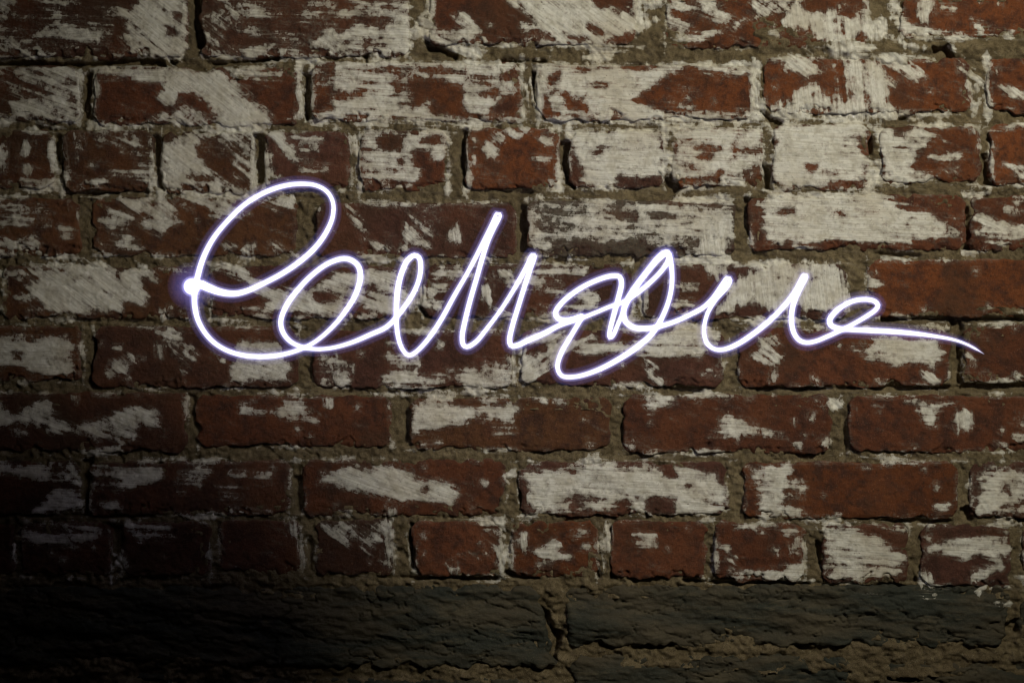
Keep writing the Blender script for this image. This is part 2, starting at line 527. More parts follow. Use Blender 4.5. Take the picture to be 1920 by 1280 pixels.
W[9] = """
9,3|0 80 100 100 190 100 200 170 230 180 250 330 0 342
10,3|360 83 600 73 580 150 620 160 560 210 590 240 540 290 660 310 680 367 430 367 420 290 440 260 400 220 390 150
2,3|560 140 690 160 680 260 580 260
7,3|535 50 602 43 602 82 550 87
6,3|1408 298 1492 278 1450 314
9,3|1388 167 1424 167 1420 194
9,3|1640 110 1700 60 1780 80 1905 110 1905 330 1640 342 1650 240
E|1768 178 1822 178 1822 222 1775 207
E|1770 290 1905 262 1905 300 1800 305
4,3|1730 22 1905 18 1905 52 1810 62
5,3|640 390 700 380 880 348 882 400 740 422
4,3|420 370 600 380 630 400 420 402
6,3|1038 380 1082 368 1082 402
4,3|1120 417 1232 417 1230 430
6,3|280 388 400 388 400 422 290 412
3,3|540 420 640 400 640 440 580 462
5,84|600 500 640 450 682 500 672 572 590 552
9,3|260 702 290 660 420 650 540 640 600 620 680 608 692 660 660 712 300 714
5,3|488 528 532 528 532 562
4,3|208 528 252 528 250 548
4,38|253 590 288 590 280 617
11,3|730 400 850 410 1080 440 1120 500 1200 540 1260 590 1180 622 820 622 780 650 800 540 780 440
5,3|800 690 900 620 1230 640 1240 680 1150 670 1040 700 1020 722 960 722 940 680
9,3|1350 470 1380 448 1400 490 1560 480 1700 458 1800 490 1842 510 1832 550 1750 560 1782 640 1740 652 1700 690 1640 732 1590 722 1620 650 1740 620 1740 580 1650 550 1560 582 1460 552 1400 550 1360 582
7,84|1310 680 1350 658 1392 700 1370 732 1320 722
4,3|1370 733 1490 728 1490 757 1380 752
6,-32|1620 760 1720 718 1700 762 1660 792
3,3|1770 422 1815 425 1805 455
5,3|1820 690 1905 690 1905 722
1,3|1020 780 1280 790 1500 780 1680 790 1660 812 1280 804
3,3|1690 820 1850 830 1840 852 1700 842
"""
for tile in range(1, 10):
    for line in W[tile].strip().splitlines():
        head, body = line.split('|')
        pts = conv(tile, [float(v) for v in body.split()])
        if head == 'E':
            put_bare(pts)
        else:
            c, a = head.split(',')
            put_paint(pts, float(c), int(a))
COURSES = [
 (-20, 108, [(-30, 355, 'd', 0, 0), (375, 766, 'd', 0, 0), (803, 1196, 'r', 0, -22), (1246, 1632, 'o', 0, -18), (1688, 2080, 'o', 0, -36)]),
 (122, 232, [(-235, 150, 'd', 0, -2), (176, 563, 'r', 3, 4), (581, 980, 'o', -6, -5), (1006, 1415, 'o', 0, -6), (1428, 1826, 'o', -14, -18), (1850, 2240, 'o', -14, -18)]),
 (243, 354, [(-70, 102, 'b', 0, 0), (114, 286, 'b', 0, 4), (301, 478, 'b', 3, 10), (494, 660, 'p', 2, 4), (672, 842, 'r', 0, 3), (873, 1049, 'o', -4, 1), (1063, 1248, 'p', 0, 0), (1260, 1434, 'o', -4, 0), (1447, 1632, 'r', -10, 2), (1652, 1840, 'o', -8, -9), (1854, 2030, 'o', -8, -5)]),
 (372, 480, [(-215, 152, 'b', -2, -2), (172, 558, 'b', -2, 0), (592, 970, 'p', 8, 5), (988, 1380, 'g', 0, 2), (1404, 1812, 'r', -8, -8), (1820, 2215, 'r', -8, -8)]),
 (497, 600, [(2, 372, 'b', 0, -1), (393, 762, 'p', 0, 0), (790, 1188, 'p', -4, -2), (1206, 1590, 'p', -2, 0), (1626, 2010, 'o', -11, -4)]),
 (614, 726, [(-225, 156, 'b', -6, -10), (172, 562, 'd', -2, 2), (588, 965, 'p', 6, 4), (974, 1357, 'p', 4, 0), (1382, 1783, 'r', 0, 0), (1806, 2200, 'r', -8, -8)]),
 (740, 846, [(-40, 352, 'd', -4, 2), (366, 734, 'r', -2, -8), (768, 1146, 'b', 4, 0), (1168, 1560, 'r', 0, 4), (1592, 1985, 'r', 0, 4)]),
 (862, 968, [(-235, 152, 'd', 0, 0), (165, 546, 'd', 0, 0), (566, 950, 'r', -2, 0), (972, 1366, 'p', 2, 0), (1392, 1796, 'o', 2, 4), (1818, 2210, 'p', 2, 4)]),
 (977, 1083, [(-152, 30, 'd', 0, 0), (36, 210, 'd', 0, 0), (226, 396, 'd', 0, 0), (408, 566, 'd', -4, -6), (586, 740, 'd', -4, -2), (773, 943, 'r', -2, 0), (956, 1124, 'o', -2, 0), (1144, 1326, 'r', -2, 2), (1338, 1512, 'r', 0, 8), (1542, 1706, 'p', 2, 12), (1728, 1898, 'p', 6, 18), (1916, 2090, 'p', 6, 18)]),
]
# ridges of paint left along the edges of the bricks and over the joints
for ci, (yt, yb, row) in enumerate(COURSES):
    bias = (0.0, 0.0, -0.5, -3.5, -4.0, -4.5, -5.5, -5.0, -4.6)[ci]
    for bi, (x0, x1, tone, a, c) in enumerate(row):
        for (pa, pb) in (((x0, yb + c), (x1, yb + c)), ((x0, yt + a), (x1, yt + a)), ((x0 + 2, yt + a), (x0 + 2, yb + c)), ((x1 - 2, yt + a), (x1 - 2, yb + c))):
            sd_ = ci * 40 + bi * 4 + (pa[0] == pb[0])
            w = window([pa, pb], 16)
            horiz = pa[1] == pb[1]
            al = gx[w] if horiz else gy[w]
            ac = (gy[w] - pa[1]) if horiz else (gx[w] - pa[0])
            dist = np.abs(ac + 2.5 * vnoise(al / 24, al * 0 + sd_, 411)) + 0.25 * np.maximum(0, np.maximum(min(pa[0 if horiz else 1], 9e9) - al, al - pb[0 if horiz else 1]))
            v = 2.6 - dist + bias + 4.5 * fbm(al / 70, al * 0 + sd_ * 3.1, 412, 3) + 1.5 * ISO[w]
            PAINT[w] = np.maximum(PAINT[w], np.where(dist < 11, v, -30))
# scattered flecks
rng = np.random.RandomState(5)
for k in range(420):
    x = rng.uniform(-500, 2420); y = rng.uniform(-380, 1085); r = 1.2 + 3.0 * rng.rand() ** 3
    w = window([(x - r, y - r), (x + r, y + r)], 8)
    d = r - np.hypot((gx[w] - x) * rng.uniform(.6, 1.2), gy[w] - y) + 0.8 * ISO[w]
    PAINT[w] = np.maximum(PAINT[w], d)

# ------------------------------------------------------------------ mortar depth map (mm, 0 = brick face)
DEPTH = -3.9 + 1.3 * fbm(gx / 60, gy / 45, 51, 3) + 1.15 * fbm(gx / 9, gy / 8, 52, 3, 0.7)
G = {}
G[1] = """24|0 340 200 337 240 347 740 315 900 335 910 368 240 371 0 368
20|940 328 1010 348 955 358
26|1062 0 1110 0 1142 200 1132 272 1080 262
16|1120 350 1560 305 1545 335 1200 372
20|455 420 512 400 492 660 455 662
14|200 700 430 720 440 745 200 732
18|288 745 335 745 332 920 310 942
18|850 760 902 765 882 940 912 1062 880 1042 860 900
20|1420 755 1472 755 1472 1005 1430 1030
22|1690 408 1732 408 1727 692 1695 692
14|370 1058 780 1048 820 1070 380 1088
14|1640 1088 1905 1093 1905 1113 1650 1112"""
G[2] = """22|460 205 560 250 652 308 642 340 480 285
18|890 328 1152 328 1142 349 900 349
22|108 300 155 288 142 372
18|310 338 402 350 390 378 320 372
20|1060 398 1092 398 1082 562 1060 502
18|668 718 702 718 692 900 702 1042 680 1032 660 900
22|1210 788 1282 788 1272 900 1302 1052 1250 1002 1230 902
16|1430 676 1492 668 1492 694
13|890 1060 1152 1060 1060 1088 940 1088
20|998 1138 1042 1138 1032 1280 998 1280
22|1820 998 1902 1040 1830 1084
14|220 728 440 733 430 748"""
G[3] = """22|1400 268 1480 258 1542 380 1530 404 1400 302
18|440 618 552 680 520 714
18|1200 648 1272 653 1262 674 1210 674
22|1030 758 1064 758 1064 882 1030 852
26|458 918 502 938 502 1054 458 1054
22|1668 848 1714 848 1722 1002 1762 1034 1660 1022
20|1568 1148 1604 1148 1604 1280 1568 1280
14|350 1110 392 1120 382 1280 352 1280"""
G[4] = """12|520 600 545 600 545 860 520 860
13|1060 930 1102 938 1112 1172 1080 1102
10|370 498 860 508 860 520 380 515"""
G[5] = """20|990 0 1042 0 1042 122 998 122
16|1180 155 1252 155 1252 192 1190 180
20|430 428 500 448 552 480 540 504 460 494 440 452
12|1640 168 1682 168 1664 300 1605 330
15|358 948 397 948 382 1182 358 1182
12|1560 998 1592 988 1582 1200 1560 1182
12|0 903 300 903 300 914 0 914
18|1830 878 1905 878 1905 903 1840 903"""
G[6] = """26|1550 0 1622 18 1642 112 1568 112
16|1050 128 1402 143 1270 160
20|1120 487 1905 487 1905 512 1120 512
24|1508 518 1564 518 1564 862 1508 872
18|350 878 1500 868 1905 858 1905 892 1500 902 380 897
18|0 878 112 878 112 907 0 907
14|880 1018 922 1028 922 1272 900 1272"""
G[7] = """16|455 40 500 40 490 340 460 340
16|600 400 690 420 680 560 640 560
14|1630 130 1700 130 1690 320 1640 320
12|1710 480 1745 480 1745 660 1715 660
12|0 340 860 338 860 352 0 352"""
G[8] = """18|378 378 424 398 412 642 388 642
14|980 158 1024 178 1034 302 1000 302
16|200 688 880 688 870 707 200 703
18|900 638 1050 678 1132 700 1000 714 900 682
16|1400 640 1442 598 1442 692
14|1500 650 1560 700 1590 742 1500 702
22|1040 760 1060 740 1060 860 1050 860
26|1100 860 1150 880 1190 980 1240 990 1200 1150 1150 1170 1190 1040 1130 930"""
G[9] = """18|0 703 700 718 850 740 700 740 100 735
22|738 478 792 498 782 642 750 602
20|930 738 1252 738 1240 774 950 774
13|1100 363 1512 373 1480 388 1100 383
18|1560 308 1632 298 1622 382 1570 372
16|1820 348 1905 353 1905 384
16|1280 638 1312 698 1300 722
20|1800 960 1880 920 1880 1010 1830 1020
18|700 1330 900 1340 890 1290"""
# mortar smeared up to, or over, the brick faces
FL = {2: """0.5|1560 200 1660 180 1700 150 1790 130 1900 190 1905 360 1740 385 1600 340
-1|560 760 660 740 660 1030 560 1040 600 900
-2.5|100 1075 1750 1065 1750 1090 100 1110""",
      3: """0.5|380 120 500 100 600 150 700 180 880 240 1050 190 1060 250 1300 300 1280 340 950 330 800 260 560 290 420 280
0.5|1180 240 1400 200 1700 215 1905 220 1905 320 1500 320 1350 300
-1|1100 1040 1905 1030 1905 1070 1100 1080""",
      5: """1.0|1370 175 1640 170 1640 220 1600 330 1560 230 1380 230
-1|1430 950 1560 930 1560 1200 1500 1230 1490 1080""",
      6: """1.2|180 520 250 480 430 490 470 560 340 600 240 580
0.2|900 190 1000 190 1010 340 930 360""",
      8: """0.8|860 300 930 160 1000 250 960 430 870 400
-1|1050 720 1230 700 1230 880 1170 860 1090 800
0|1360 720 1520 690 1530 745 1400 750""",
      9: """0|1000 1040 1905 1050 1905 1170 1640 1170 1200 1200 1000 1180
-2|0 1050 300 1020 900 1060 900 1180 0 1160"""}
lowband = smooth(1200, 1262, gy + 8 * ISO)
DEPTH = DEPTH * (1 - lowband) + lowband * (-1.0 + 2.6 * fbm(gx / 70, gy / 30, 55, 4) + 0.9 * fbm(gx / 8, gy / 7, 52, 3, 0.7))
FLUSH = np.full(gx.shape, -99.0, np.float32)
for tile, txt in FL.items():
    for line in txt.splitlines():
        head, body = line.split('|')
        pts = conv(tile, [float(v) for v in body.split()])
        w = window(pts, 30)
        d = sdf_poly(pts, gx[w], gy[w]) + 4 * ISO[w]
        t = smooth(-6, 6, d)
        tgt = float(head) - 0.4 + 1.5 * fbm(gx[w] / 16, gy[w] / 13, 53, 4, 0.65)
        DEPTH[w] = DEPTH[w] * (1 - t) + tgt * t
        FLUSH[w] = np.maximum(FLUSH[w], d)
for tile, txt in G.items():
    for line in txt.splitlines():
        head, body = line.split('|')
        pts = conv(tile, [float(v) for v in body.split()])
        w = window(pts, 14)
        d = sdf_poly(pts, gx[w], gy[w]) + 2.0 * ISO[w]
        t = smooth(-2.5, 2.5, d)
        DEPTH[w] = DEPTH[w] * (1 - t) - (3.0 + 0.58 * float(head)) * t
        FLUSH[w] = np.where(d > 0, -99, FLUSH[w])
        PAINT[w] = np.where(d > 2, np.minimum(PAINT[w], -8), PAINT[w])

def brush_uv(x, y):
    i = np.clip(((x - RX0) / STEP).astype(int), 0, RW - 1); j = np.clip(((y - RY0) / STEP).astype(int), 0, RH - 1)
    a = np.radians(BANG[j, i])
    return np.stack([(x * np.cos(a) + y * np.sin(a)) / 55.0, (-x * np.sin(a) + y * np.cos(a)) / 3.4, a], -1)
def sample(R, x, y):
    u = np.clip((x - RX0) / STEP, 0, RW - 1.001); v = np.clip((y - RY0) / STEP, 0, RH - 1.001)
    i = u.astype(int); j = v.astype(int); fu = u - i; fv = v - j
    return (R[j, i] * (1 - fu) + R[j, i + 1] * fu) * (1 - fv) + (R[j + 1, i] * (1 - fu) + R[j + 1, i + 1] * fu) * fv

# ------------------------------------------------------------------ materials
def new_mat(name):
    m = bpy.data.materials.new(name)
    m.use_nodes = True
    nt = m.node_tree
    nt.nodes.clear()
    return m, nt
class NB:
    def __init__(s, nt): s.nt = nt
    def n(s, kind, **kw):
        nd = s.nt.nodes.new(kind)
        for k, v in kw.items():
            if k.startswith('_'):
                nd.inputs[k[1:]].default_value = v
            else:
                setattr(nd, k, v)
        return nd
    def l(s, a, b): s.nt.links.new(a, b)
    def noise(s, vec, scale, detail=4, rough=0.6, dist=0.0):
        nd = s.n('ShaderNodeTexNoise', _Scale=scale, _Detail=detail, _Roughness=rough, _Distortion=dist)
        s.l(vec, nd.inputs['Vector']); return nd.outputs['Fac']
    def math(s, op, a, b=None, c=None, clamp=False):
        nd = s.n('ShaderNodeMath', operation=op); nd.use_clamp = clamp
        for i, v in enumerate((a, b, c)):
            if v is None: continue
            if isinstance(v, (int, float)): nd.inputs[i].default_value = v
            else: s.l(v, nd.inputs[i])
        return nd.outputs[0]
    def ramp(s, f, a, b, lo=0.0, hi=1.0):
        nd = s.n('ShaderNodeMapRange', interpolation_type='SMOOTHSTEP')
        s.l(f, nd.inputs['Value'])
        nd.inputs['From Min'].default_value = a; nd.inputs['From Max'].default_value = b
        nd.inputs['To Min'].default_value = lo; nd.inputs['To Max'].default_value = hi
        return nd.outputs['Result']
    def mix(s, f, a, b, mode='MIX'):
        nd = s.n('ShaderNodeMix', data_type='RGBA', blend_type=mode)
        if isinstance(f, (int, float)): nd.inputs[0].default_value = f
        else: s.l(f, nd.inputs[0])
        for i, v in ((6, a), (7, b)):
            if isinstance(v, tuple): nd.inputs[i].default_value = (*v, 1.0)
            else: s.l(v, nd.inputs[i])
        return nd.outputs[2]

def wall_material(name, kind):
    m, nt = new_mat(name)
    b = NB(nt)
    pos = b.n('ShaderNodeNewGeometry').outputs['Position']
    att = b.n('ShaderNodeAttribute', attribute_name='paint').outputs['Fac']
    info = b.n('ShaderNodeObjectInfo')
    big = b.noise(pos, 14, 1)
    mid = b.noise(pos, 60, 3, 0.65)
    fine = b.noise(pos, 330, 3, 0.68)
    grit = b.noise(pos, 950, 2, 0.7)
    vor = b.n('ShaderNodeTexVoronoi', _Scale=210.0, _Randomness=1.0)
    b.l(pos, vor.inputs['Vector'])
    cell = vor.outputs['Distance']
    if kind == 'brick':
        c0 = info.outputs['Color']
        c1 = b.mix(b.ramp(mid, 0.40, 0.66, 0.0, 0.85), c0, (0.048, 0.021, 0.015))
        c1 = b.mix(b.ramp(big, 0.45, 0.7, 0.0, 0.4), c1, (0.17, 0.060, 0.024))
        c1 = b.mix(b.ramp(fine, 0.50, 0.72, 0.0, 0.6), c1, (0.032, 0.016, 0.010))
        c1 = b.mix(b.ramp(grit, 0.58, 0.72, 0.0, 0.6), c1, (0.27, 0.13, 0.08))
        pits = b.ramp(b.math('ADD', cell, b.math('MULTIPLY', fine, 0.25)), 0.13, 0.24, 0.6, 0.0)
        c1 = b.mix(pits, c1, (0.022, 0.012, 0.010))
        # lime haze left where paint wore off
        haze = b.math('MULTIPLY', b.ramp(att, -12.0, 0.0), b.ramp(fine, 0.45, 0.62, 0.0, 0.30))
        c1 = b.mix(haze, c1, (0.40, 0.37, 0.31))
        c1 = b.mix(b.ramp(b.noise(pos, 9, 2), 0.50, 0.68, 0.0, 0.6), c1, (0.060, 0.032, 0.018))
        bh = b.math('ADD', b.math('MULTIPLY', fine, 1.3), b.math('MULTIPLY', grit, 0.7))
        bh = b.math('SUBTRACT', bh, b.math('MULTIPLY', pits, 0.9))
        rough = 0.88
    elif kind == 'mortar':
        c1 = b.mix(b.ramp(mid, 0.35, 0.65), (0.140, 0.106, 0.056), (0.255, 0.200, 0.115))
        c1 = b.mix(b.ramp(big, 0.4, 0.7, 0.0, 0.5), c1, (0.125, 0.092, 0.052))
        c1 = b.mix(b.ramp(grit, 0.46, 0.68, 0.0, 0.8), c1, (0.055, 0.040, 0.022))
        c1 = b.mix(b.ramp(fine, 0.58, 0.72, 0.0, 0.5), c1, (0.36, 0.31, 0.215))
        bh = b.math('ADD', b.math('MULTIPLY', fine, 2.0), b.math('MULTIPLY', grit, 1.5))
        rough = 0.95
    else:   # stone
        mp = b.n('ShaderNodeMapping'); mp.inputs['Scale'].default_value = (0.35, 1.0, 1.5); mp.inputs['Rotation'].default_value = (0, 0.22, 0)
        b.l(pos, mp.inputs['Vector'])
        lay = b.noise(mp.outputs[0], 55, 6, 0.68, 0.6)
        lay2 = b.noise(mp.outputs[0], 18, 4, 0.6, 0.4)
        c1 = b.mix(b.ramp(lay2, 0.38, 0.62), (0.032, 0.036, 0.028), (0.070, 0.058, 0.037))
        c1 = b.mix(b.ramp(lay, 0.50, 0.66, 0.0, 0.7), c1, (0.108, 0.090, 0.056))
        c1 = b.mix(b.ramp(lay, 0.30, 0.42, 0.45, 0.0), c1, (0.025, 0.024, 0.02))
        c1 = b.mix(b.ramp(grit, 0.55, 0.75, 0.0, 0.4), c1, (0.18, 0.15, 0.10))
        bh = b.math('ADD', b.math('MULTIPLY', lay, 1.5), b.math('MULTIPLY', fine, 1.2))
        rough = 0.85
    # paint coverage: wear map broken up by fine noise and by the marks of the brush
    bru = b.noise(b.n('ShaderNodeAttribute', attribute_name='brush').outputs['Vector'], 1.0, 2, 0.6)
    brk = b.noise(pos, 150, 3, 0.72)
    e = b.math('MULTIPLY_ADD', b.math('SUBTRACT', brk, 0.5), 27.0, att)
    e = b.math('MULTIPLY_ADD', b.math('SUBTRACT', grit, 0.5), 9.0, e)
    e = b.math('MULTIPLY_ADD', b.math('SUBTRACT', bru, 0.5), 5.0, e)
    film = b.math('MULTIPLY', b.ramp(att, -11.0, 2.0), b.ramp(bru, 0.47, 0.74, 0.0, 0.36))
    c1 = b.mix(film, c1, (0.42, 0.395, 0.335))
    mask = b.ramp(e, -0.5, 0.8)
    mask = b.math('MULTIPLY', mask, b.ramp(b.math('ADD', cell, b.math('MULTIPLY', mid, 0.55)), 0.285, 0.33))
    p = b.mix(b.ramp(bru, 0.28, 0.60), (0.61, 0.58, 0.505), (0.77, 0.755, 0.69))
    p = b.mix(b.ramp(mid, 0.44, 0.68, 0.0, 0.65), p, (0.45, 0.41, 0.325))
    p = b.mix(b.ramp(big, 0.46, 0.70, 0.0, 0.5), p, (0.56, 0.50, 0.39))
    p = b.mix(b.ramp(fine, 0.55, 0.72, 0.0, 0.55), p, (0.27, 0.235, 0.18))
    thin = b.ramp(e, 0.0, 9.0, 0.55, 0.04)
    p = b.mix(thin, p, c1)
    colr = b.mix(mask, c1, p)
    hp = b.math('MULTIPLY_ADD', fine, 0.5, mask)
    hp = b.math('MULTIPLY_ADD', bru, 0.5, hp)
    hm = b.n('ShaderNodeMix', data_type='FLOAT')
    b.l(mask, hm.inputs[0]); b.l(bh, hm.inputs[2]); b.l(hp, hm.inputs[3])
    bump = b.n('ShaderNodeBump', _Strength=0.85, _Distance=0.0011)
    b.l(hm.outputs[0], bump.inputs['Height'])
    bs = b.n('ShaderNodeBsdfPrincipled')
    b.l(colr, bs.inputs['Base Color'])
    b.l(bump.outputs[0], bs.inputs['Normal'])
    b.l(b.ramp(mask, 0, 1, rough, 0.62), bs.inputs['Roughness'])
    bs.inputs['Specular IOR Level'].default_value = 0.28
    o = b.n('ShaderNodeOutputMaterial')
    b.l(bs.outputs[0], o.inputs['Surface'])
    return m
M_BRICK = wall_material('weathered_brick', 'brick')
M_MORTAR = wall_material('lime_mortar', 'mortar')
M_STONE = wall_material('foundation_stone', 'stone')

# ------------------------------------------------------------------ mesh helpers
def mesh_np(name, verts, quads, attr=None, buv=None):
    me = bpy.data.meshes.new(name)
    nv, nf = len(verts), len(quads)
    me.vertices.add(nv)
    me.vertices.foreach_set('co', np.ascontiguousarray(verts, np.float32).ravel())
    me.loops.add(nf * 4)
    me.loops.foreach_set('vertex_index', np.ascontiguousarray(quads, np.int32).ravel())
    me.polygons.add(nf)
    me.polygons.foreach_set('loop_start', np.arange(0, nf * 4, 4, dtype=np.int32))
    me.polygons.foreach_set('use_smooth', np.ones(nf, bool))
    me.update(calc_edges=True)
    if attr is not None:
        a = me.attributes.new('paint', 'FLOAT', 'POINT')
        a.data.foreach_set('value', np.ascontiguousarray(attr, np.float32))
    if buv is not None:
        a = me.attributes.new('brush', 'FLOAT_VECTOR', 'POINT')
        a.data.foreach_set('vector', np.ascontiguousarray(buv, np.float32).ravel())
    return me
def link(name, me, mat, parent, loc=(0, 0, 0)):
    o = bpy.data.objects.new(name, me)
    col.objects.link(o)
    if mat: me.materials.append(mat)
    o.parent = parent
    o.location = loc
    return o

wall = bpy.data.objects.new('brick_wall', None)
col.objects.link(wall)
wall.location = (0, 0, 0)
wall['label'] = 'old red brick wall with flaking white paint above a dark stone base'
wall['category'] = 'wall'

BOXES = []   # brick outlines, for cutting the mortar bed behind them
def piece(name, x0, y0, x1, y1, seed, mat, color=None, fine=True, kind='brick', off=None, jit=2.2, slant=(0, 0, 0, 0)):
    r = random.Random(seed * 7919 + 13)
    sp = 2.3 if fine else 9.0
    nx = max(6, int((x1 - x0) / sp)) + 1; ny = max(6, int((y1 - y0) / sp)) + 1
    u, v = np.meshgrid(np.linspace(0, 1, nx), np.linspace(0, 1, ny))
    u = u.astype(np.float32); v = v.astype(np.float32)
    X = x0 + u * (x1 - x0); Y = y0 + v * (y1 - y0)
    dl, dr, dt, db = X - x0, x1 - X, Y - y0, y1 - Y
    stone = kind == 'stone'
    amp = 3.4 if stone else 1.9
    def edge(s, k, L):
        e = 1.6 + amp * 0.75 * fbm(s / 26.0, s * 0 + k * 3.3, seed * 5 + k, 4, 0.6)
        e = e + np.clip(vnoise(s / 33.0, s * 0 + 9.1, seed * 5 + k + 70) - 0.42, 0, 1) * (26 if stone else 15)
        rc = 16.0
        a = np.clip(1 - s / rc, 0, 1); c = np.clip(1 - (L - s) / rc, 0, 1)
        return np.clip(e, -2.5, 11) + 5.5 * (a * a + c * c)
    wd = lambda d: np.exp(-(d / 13.0) ** 2)
    H_, W_ = y1 - y0, x1 - x0
    DX = edge(dt, 0, H_) * wd(dl) - edge(dt, 1, H_) * wd(dr)
    DY = edge(dl, 2, W_) * wd(dt) - edge(dl, 3, W_) * wd(db)
    # bilinear jitter of the corners, and slants
    cj = [(r.uniform(-jit, jit), r.uniform(-jit, jit)) for _ in range(4)]
    bl = [(1 - u) * (1 - v), u * (1 - v), (1 - u) * v, u * v]
    for (jx, jy), wgt, sl in zip(cj, bl, slant):
        DX = DX + (jx + sl) * wgt; DY = DY + jy * wgt
    d = np.minimum(np.minimum(dl, dr), np.minimum(dt, db))
    d = d + 1.5 * fbm(X / 12, Y / 12, seed + 300, 2)
    R = 7.0 + (5 if stone else 0)
    t = np.clip(d / R, 0, 1)
    h = -(2.0 if not stone else 4.0) * (1 - np.sqrt(np.clip(1 - (1 - t) ** 2, 0, 1)))
    X2 = X + DX; Y2 = Y + DY
    if stone:
        ca, sa = math.cos(0.10), math.sin(0.10)
        sx = X2 * ca + Y2 * sa; sy = -X2 * sa + Y2 * ca
        lay = fbm(sx / 150, sy / 42, seed + 20, 5, 0.5)
        ter = np.round(lay * 2.2) / 2.2
        crk = np.abs(fbm(sx / 120, sy / 50, seed + 25, 4, 0.6))
        h = h - 3.5 * smooth(0.10, 0.0, crk) + 1.6 * np.minimum(crk, 1.5)
        h = h + 1.5 * lay + 0.7 * ter + 0.5 * fbm(X2 / 16, Y2 / 9, seed + 21, 4, 0.6)
    else:
        h = h + 0.55 * fbm(X2 / 90, Y2 / 60, seed + 22, 2) + 0.28 * fbm(X2 / 13, Y2 / 11, seed + 23, 4, 0.65)
        # spalled arrises, mostly along the lower edge
        sp_n = vnoise(X2 / 55, Y2 * 0 + 0.5, seed + 40) + 0.35 * fbm(X2 / 16, Y2 / 16, seed + 41, 3)
        depth_b = 6 + 16 * np.clip(sp_n, 0, 1.4)
        spall = smooth(0, 4, depth_b - db + 2.0 * fbm(X2 / 8, Y2 / 8, seed + 42, 2)) * smooth(0.1, 0.5, sp_n)
        h = h - 2.4 * spall * (1 + 0.25 * fbm(X2 / 9, Y2 / 7, seed + 43, 3))
        # tooth marks and pits
        h = h - 0.7 * smooth(1.5, 2.2, fbm(X2 / 9, Y2 / 8, seed + 44, 2))
        tilt = (r.uniform(-.8, .8) * (u - .5) + r.uniform(-.8, .8) * (v - .5))
        h = h + tilt
    o_ = r.uniform(-1.1, 1.1) if off is None else off
    h = h + o_
    f = sample(PAINT, X2, Y2)
    br = sample(BRUSH, X2, Y2)
    if not stone:
        f = f - 9 * spall
        on = smooth(-1.0, 1.5, f)
        h = h + on * (0.58 + 0.12 * br)
    else:
        f = f - 4
    cx, cy = (x0 + x1) / 2, (y0 + y1) / 2
    P = np.stack([(X2 - cx) * S, -h * 0.001, (cy - Y2) * S], -1).reshape(-1, 3)
    idx = np.arange(nx * ny).reshape(ny, nx)
    q = np.stack([idx[:-1, :-1], idx[1:, :-1], idx[1:, 1:], idx[:-1, 1:]], -1).reshape(-1, 4)
    ring = np.concatenate([idx[0, :], idx[1:, -1], idx[-1, -2::-1], idx[-2:0:-1, 0]])
    P2 = P[ring].copy(); P2[:, 1] = 0.045
    k = len(ring); base = len(P)
    rn = np.roll(np.arange(k), -1)
    sk = np.stack([ring, ring[rn], base + rn, base + np.arange(k)], -1)
    me = mesh_np(name, np.concatenate([P, P2]), np.concatenate([q, sk]), np.concatenate([f.ravel(), np.full(k, -20.0)]), np.concatenate([brush_uv(X2, Y2).reshape(-1, 3), np.zeros((k, 3))]))
    ob = link(name, me, mat, wall, (WX(cx), 0, WZ(cy)))
    if color: ob.color = (*color, 1)
    BOXES.append((x0, y0, x1, y1))
    return ob

# ------------------------------------------------------------------ bricks, course by course (photo pixels)
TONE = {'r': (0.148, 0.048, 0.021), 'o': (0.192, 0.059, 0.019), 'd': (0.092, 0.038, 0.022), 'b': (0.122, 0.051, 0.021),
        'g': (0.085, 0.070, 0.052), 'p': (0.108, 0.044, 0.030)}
seed = 1
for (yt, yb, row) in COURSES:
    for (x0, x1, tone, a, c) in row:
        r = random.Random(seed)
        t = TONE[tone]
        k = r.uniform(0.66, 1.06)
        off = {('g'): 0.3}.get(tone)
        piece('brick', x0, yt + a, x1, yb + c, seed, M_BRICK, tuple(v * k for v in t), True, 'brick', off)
        seed += 1
# the wall goes on beyond the picture
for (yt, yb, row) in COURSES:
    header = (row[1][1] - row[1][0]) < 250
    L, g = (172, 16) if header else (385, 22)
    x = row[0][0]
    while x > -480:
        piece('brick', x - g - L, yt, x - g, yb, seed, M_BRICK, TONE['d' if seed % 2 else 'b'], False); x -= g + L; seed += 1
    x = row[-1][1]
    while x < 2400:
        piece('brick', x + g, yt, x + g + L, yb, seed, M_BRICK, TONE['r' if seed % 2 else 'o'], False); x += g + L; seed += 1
for k in range(2):
    yt = -20 - 124 * (k + 1)
    x = -560 - 190 * (k % 2)
    while x < 2420:
        piece('brick', x, yt, x + 385, yt + 106, seed, M_BRICK, TONE['dbrop'[seed % 5]], False); x += 407; seed += 1

